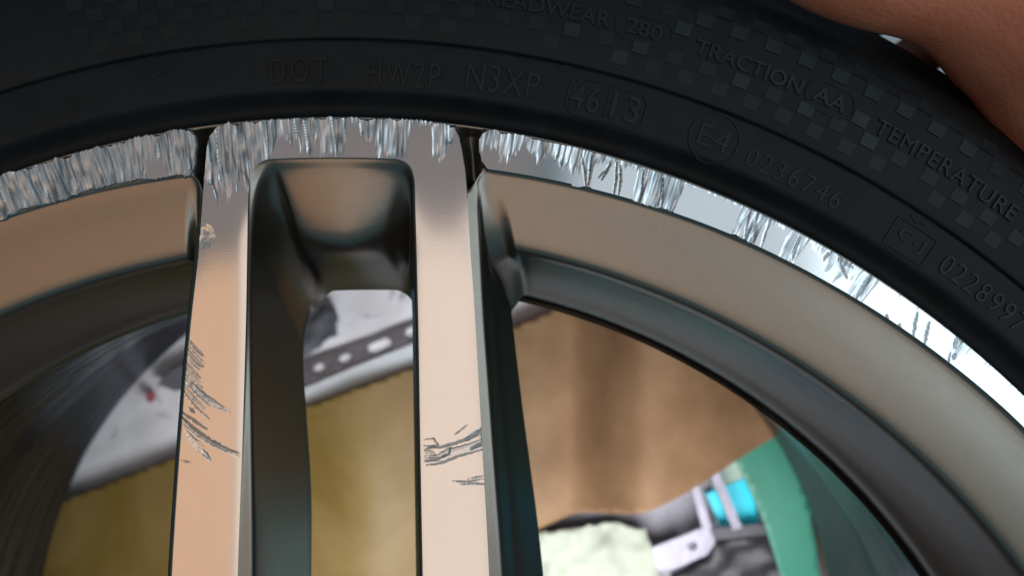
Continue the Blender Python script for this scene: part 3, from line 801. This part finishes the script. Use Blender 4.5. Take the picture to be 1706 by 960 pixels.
card = sheet('cardboard_sheet', [(60, 852), (165, 812), (505, 680), (690, 612), (855, 545), (905, 524), (960, 500), (1100, 430), (1310, 430), (1300, 712), (1285, 720), (1100, 797), (890, 882), (720, 960), (500, 1200), (100, 1300), (-60, 1100)], -.255, .003, card_mat(), step=10, zf=card_z)
tag(card, 'brown cardboard sheet stained mustard on its left half, lying behind the spokes', 'cardboard')

def paper_mat(name, c, spots=(.25, .25, .3), thr=.62):
    m, nt, p = new_mat(name)
    f = noise(nt, 60, 5, .6, dist=.8); g = noise(nt, 25, 3)
    b = ramp(nt, g, [(.3, tuple(x*.82 for x in c)), (.7, c)])
    nt.links.new(mix(nt, maprange(nt, f, thr, thr+.08, 0, .7), b, spots), p.inputs['Base Color'])
    p.inputs['Roughness'].default_value = .6; nt.links.new(bump(nt, g, .004, .7), p.inputs['Normal']); return m
M_paper = paper_mat('newspaper', (.84, .85, .90))
def crumple(a, s, sd): return lambda x, y: a*(n2(x/s, y/s, sd) + .5*n2(x/s*2.3, y/s*2.3, sd+1) - .75)
pap = sheet('paper_sheet', [(-150, 560), (120, 430), (500, 380), (900, 380), (1000, 420), (960, 520), (700, 640), (500, 720), (160, 850), (-200, 960)], -.264, .0006, M_paper, step=12, zf=crumple(.0018, 70, 40))
tag(pap, 'spotted white paper sheet sticking out from behind the upper edge of the cardboard', 'paper')
M_steel = simple('galvanised_steel', (.17, .17, .20), .4, .7, .25, 90, .0002)
def slot(cx_, cy_, L, w, a, n=6):
    out = []
    for s in (1, -1):
        for i in range(n+1):
            t = math.radians(-90 + 180*i/n); x = s*(L/2) + s*w*math.cos(t); y = s*w*math.sin(t)
            out.append((cx_ + x*math.cos(a) - y*math.sin(a), cy_ + x*math.sin(a) + y*math.cos(a)))
    return out
sa = math.atan2(-75, 185)
bar = empty('slotted_bar', Q(600, 590, -.2515)); BL = Q(600, 590, -.2515)
tag(bar, 'grey slotted steel angle bar lying on the white paper above the mustard cardboard', 'steel bar')
def under(o, root, loc): o.data.transform(Matrix.Translation(-Vector(loc))); o.parent = root; return o
f1 = sheet('web', [(440, 628), (512, 600), (620, 562), (760, 506), (772, 542), (700, 566), (600, 606), (520, 640), (452, 664)], -.2615, .0008, M_steel, step=9,
           holes=[slot(533, 616, 4, 9, sa), slot(576, 600, 6, 9, sa), slot(633, 578, 22, 10, sa), slot(695, 552, 22, 10, sa), slot(745, 532, 6, 9, sa)])
under(f1, bar, BL)
M_white = simple('pale_enamel', (.62, .68, .74), .35, .1, .12, 30, .0002)
f2 = sheet('flange', [(455, 668), (520, 642), (600, 608), (700, 568), (772, 544), (778, 578), (700, 606), (600, 640), (528, 668), (462, 694)], -.2600, .0018, M_white, step=10)
under(f2, bar, BL)
M_dark = simple('dark_rag', (.09, .095, .115), .8, 0, .4, 80, .001)
rag = sheet('rag', [(470, 520), (505, 508), (545, 498), (562, 530), (556, 560), (520, 588), (470, 612)], -.254, .004, M_dark, step=8, zf=crumple(.006, 18, 50), ragged=4)
tag(rag, 'dark grey rag crumpled beside the left end of the slotted steel bar', 'rag')
M_strip = simple('strip_grey', (.16, .165, .19), .45, 0, .2, 50, .0003)
tp = sheet('grey_strip', [(262, 640), (285, 618), (320, 600), (360, 590), (362, 640), (320, 648), (290, 652)], -.255, .006, M_strip, step=8)  # flat dark grey strip over the paper
tag(tp, 'short dark grey strip lying on the white paper left of the left spoke', 'strip')
M_red = simple('red_plastic', (.35, .09, .11), .5)
rd = sheet('bottle_cap', [(243, 655), (250, 653), (254, 662), (250, 672), (244, 668)], -.256, .005, M_red, step=6)
tag(rd, 'small red cap on the white paper left of the left spoke', 'cap')

# lower right: cloth, bracket, frame, cyan tub, green strap
M_cloth = paper_mat('pale_cloth', (.37, .40, .32), (.3, .33, .25), .62)
cl = sheet('cloth', [(870, 900), (905, 890), (960, 878), (1030, 874), (1076, 886), (1090, 915), (1100, 960), (1090, 1030), (900, 1050), (850, 980)], -.252, .002, M_cloth, step=7, zf=crumple(.007, 42, 60), ragged=4)
tag(cl, 'crumpled pale green white cloth below the corner of the cardboard', 'cloth')
M_grayp = paper_mat('grey_sheet', (.27, .26, .30), (.12, .12, .14), .6)
gp = sheet('plastic_sheet', [(860, 900), (1100, 790), (1200, 745), (1230, 800), (1200, 900), (1120, 960), (900, 1020)], -.268, .001, M_grayp, step=12, zf=crumple(.003, 50, 70))
tag(gp, 'smudged grey sheet on the floor between the cardboard and the cloth', 'plastic sheet')
M_lil = simple('lilac_steel', (.22, .21, .26), .4, .4, .2, 60, .0003)
bk = sheet('bracket', [(1086, 914), (1140, 893), (1180, 876), (1192, 905), (1178, 925), (1120, 950), (1094, 952)], -.250, .003, M_lil, step=8, holes=[slot(1154, 911, 3, 7, -.4)])
tag(bk, 'small lilac grey metal bracket with one hole beside the pale cloth', 'bracket')
frame = empty('metal_frame', Q(1165, 830, -.25)); FL = Q(1165, 830, -.25)
tag(frame, 'grey metal frame of two narrow uprights left of the cyan tub', 'frame')
for q in ([(1142, 782), (1153, 778), (1186, 880), (1172, 886)], [(1174, 768), (1188, 763), (1236, 880), (1222, 884)]):
    under(sheet('upright', q, -.246, .004, M_lil, step=10), frame, FL)
under(sheet('cross_rail', [(1150, 884), (1290, 872), (1292, 890), (1156, 905)], -.251, .004, simple('rail_dark', (.05, .05, .06), .5), step=10), frame, FL)
M_cy = simple('cyan_plastic', (.04, .66, .86), .3, 0, .08, 30, 0)
M_pg = simple('pale_green_plastic', (.3, .42, .35), .4, 0, .1, 30, 0)
tub = empty('plastic_tub', Q(1225, 840, -.26)); UL = Q(1225, 840, -.26)
tag(tub, 'bright cyan plastic tub with a pale green top seen beside the green strap', 'tub')
under(sheet('tub_body', [(1176, 824), (1245, 796), (1268, 880), (1218, 888), (1200, 876)], -.262, .008, M_cy, step=10), tub, UL)
under(sheet('tub_lid', [(1180, 782), (1228, 764), (1246, 794), (1190, 816)], -.259, .006, M_pg, step=10), tub, UL)
M_gr = simple('green_strap', (.03, .17, .115), .45, 0, .12, 40, .0002)
gs = sheet('strap', [(1218, 752), (1284, 706), (1320, 770), (1345, 850), (1368, 970), (1370, 1080), (1318, 1080), (1300, 960), (1270, 870)], -.246, .0015, M_gr, step=9, zf=lambda x, y: .004*np.sin((y-700)/90.))
tag(gs, 'wide green webbing strap running down the right of the cyan tub', 'strap')
M_blk = simple('black_plastic', (.018, .017, .022), .5, 0, .4, 60)
bx = sheet('tool_case', [(1192, 905), (1296, 885), (1325, 990), (1330, 1070), (1130, 1080), (1120, 962), (1178, 938)], -.262, .006, M_blk, step=12, zf=crumple(.006, 30, 80))
tag(bx, 'black case on the floor under the cyan tub', 'case')
M_bb = simple('brown_board', (.26, .18, .12), .7, 0, .2, 40)
bd = sheet('wood_offcut', [(1300, 690), (1420, 660), (1600, 1100), (1392, 1100), (1378, 960), (1340, 800)], -.266, .004, M_bb, step=14)
tag(bd, 'brown board on the floor right of the green strap', 'board')
sc = sheet('paper_scrap', [(1380, 70), (1480, 20), (1640, 40), (1680, 130), (1600, 190), (1420, 150)], -.262, .001, simple('white_card', (.8, .82, .84), .6, 0, .05), step=14)
tag(sc, 'white paper scrap glimpsed between the tyre and the hand', 'paper')
cyo = sheet('water_bottle', [(866, 790), (874, 790), (880, 830), (888, 872), (884, 900), (876, 890), (868, 830)], -.20, .006, M_cy, step=6)
tag(cyo, 'slim cyan plastic strip seen against the right flank of the right spoke', 'strip')
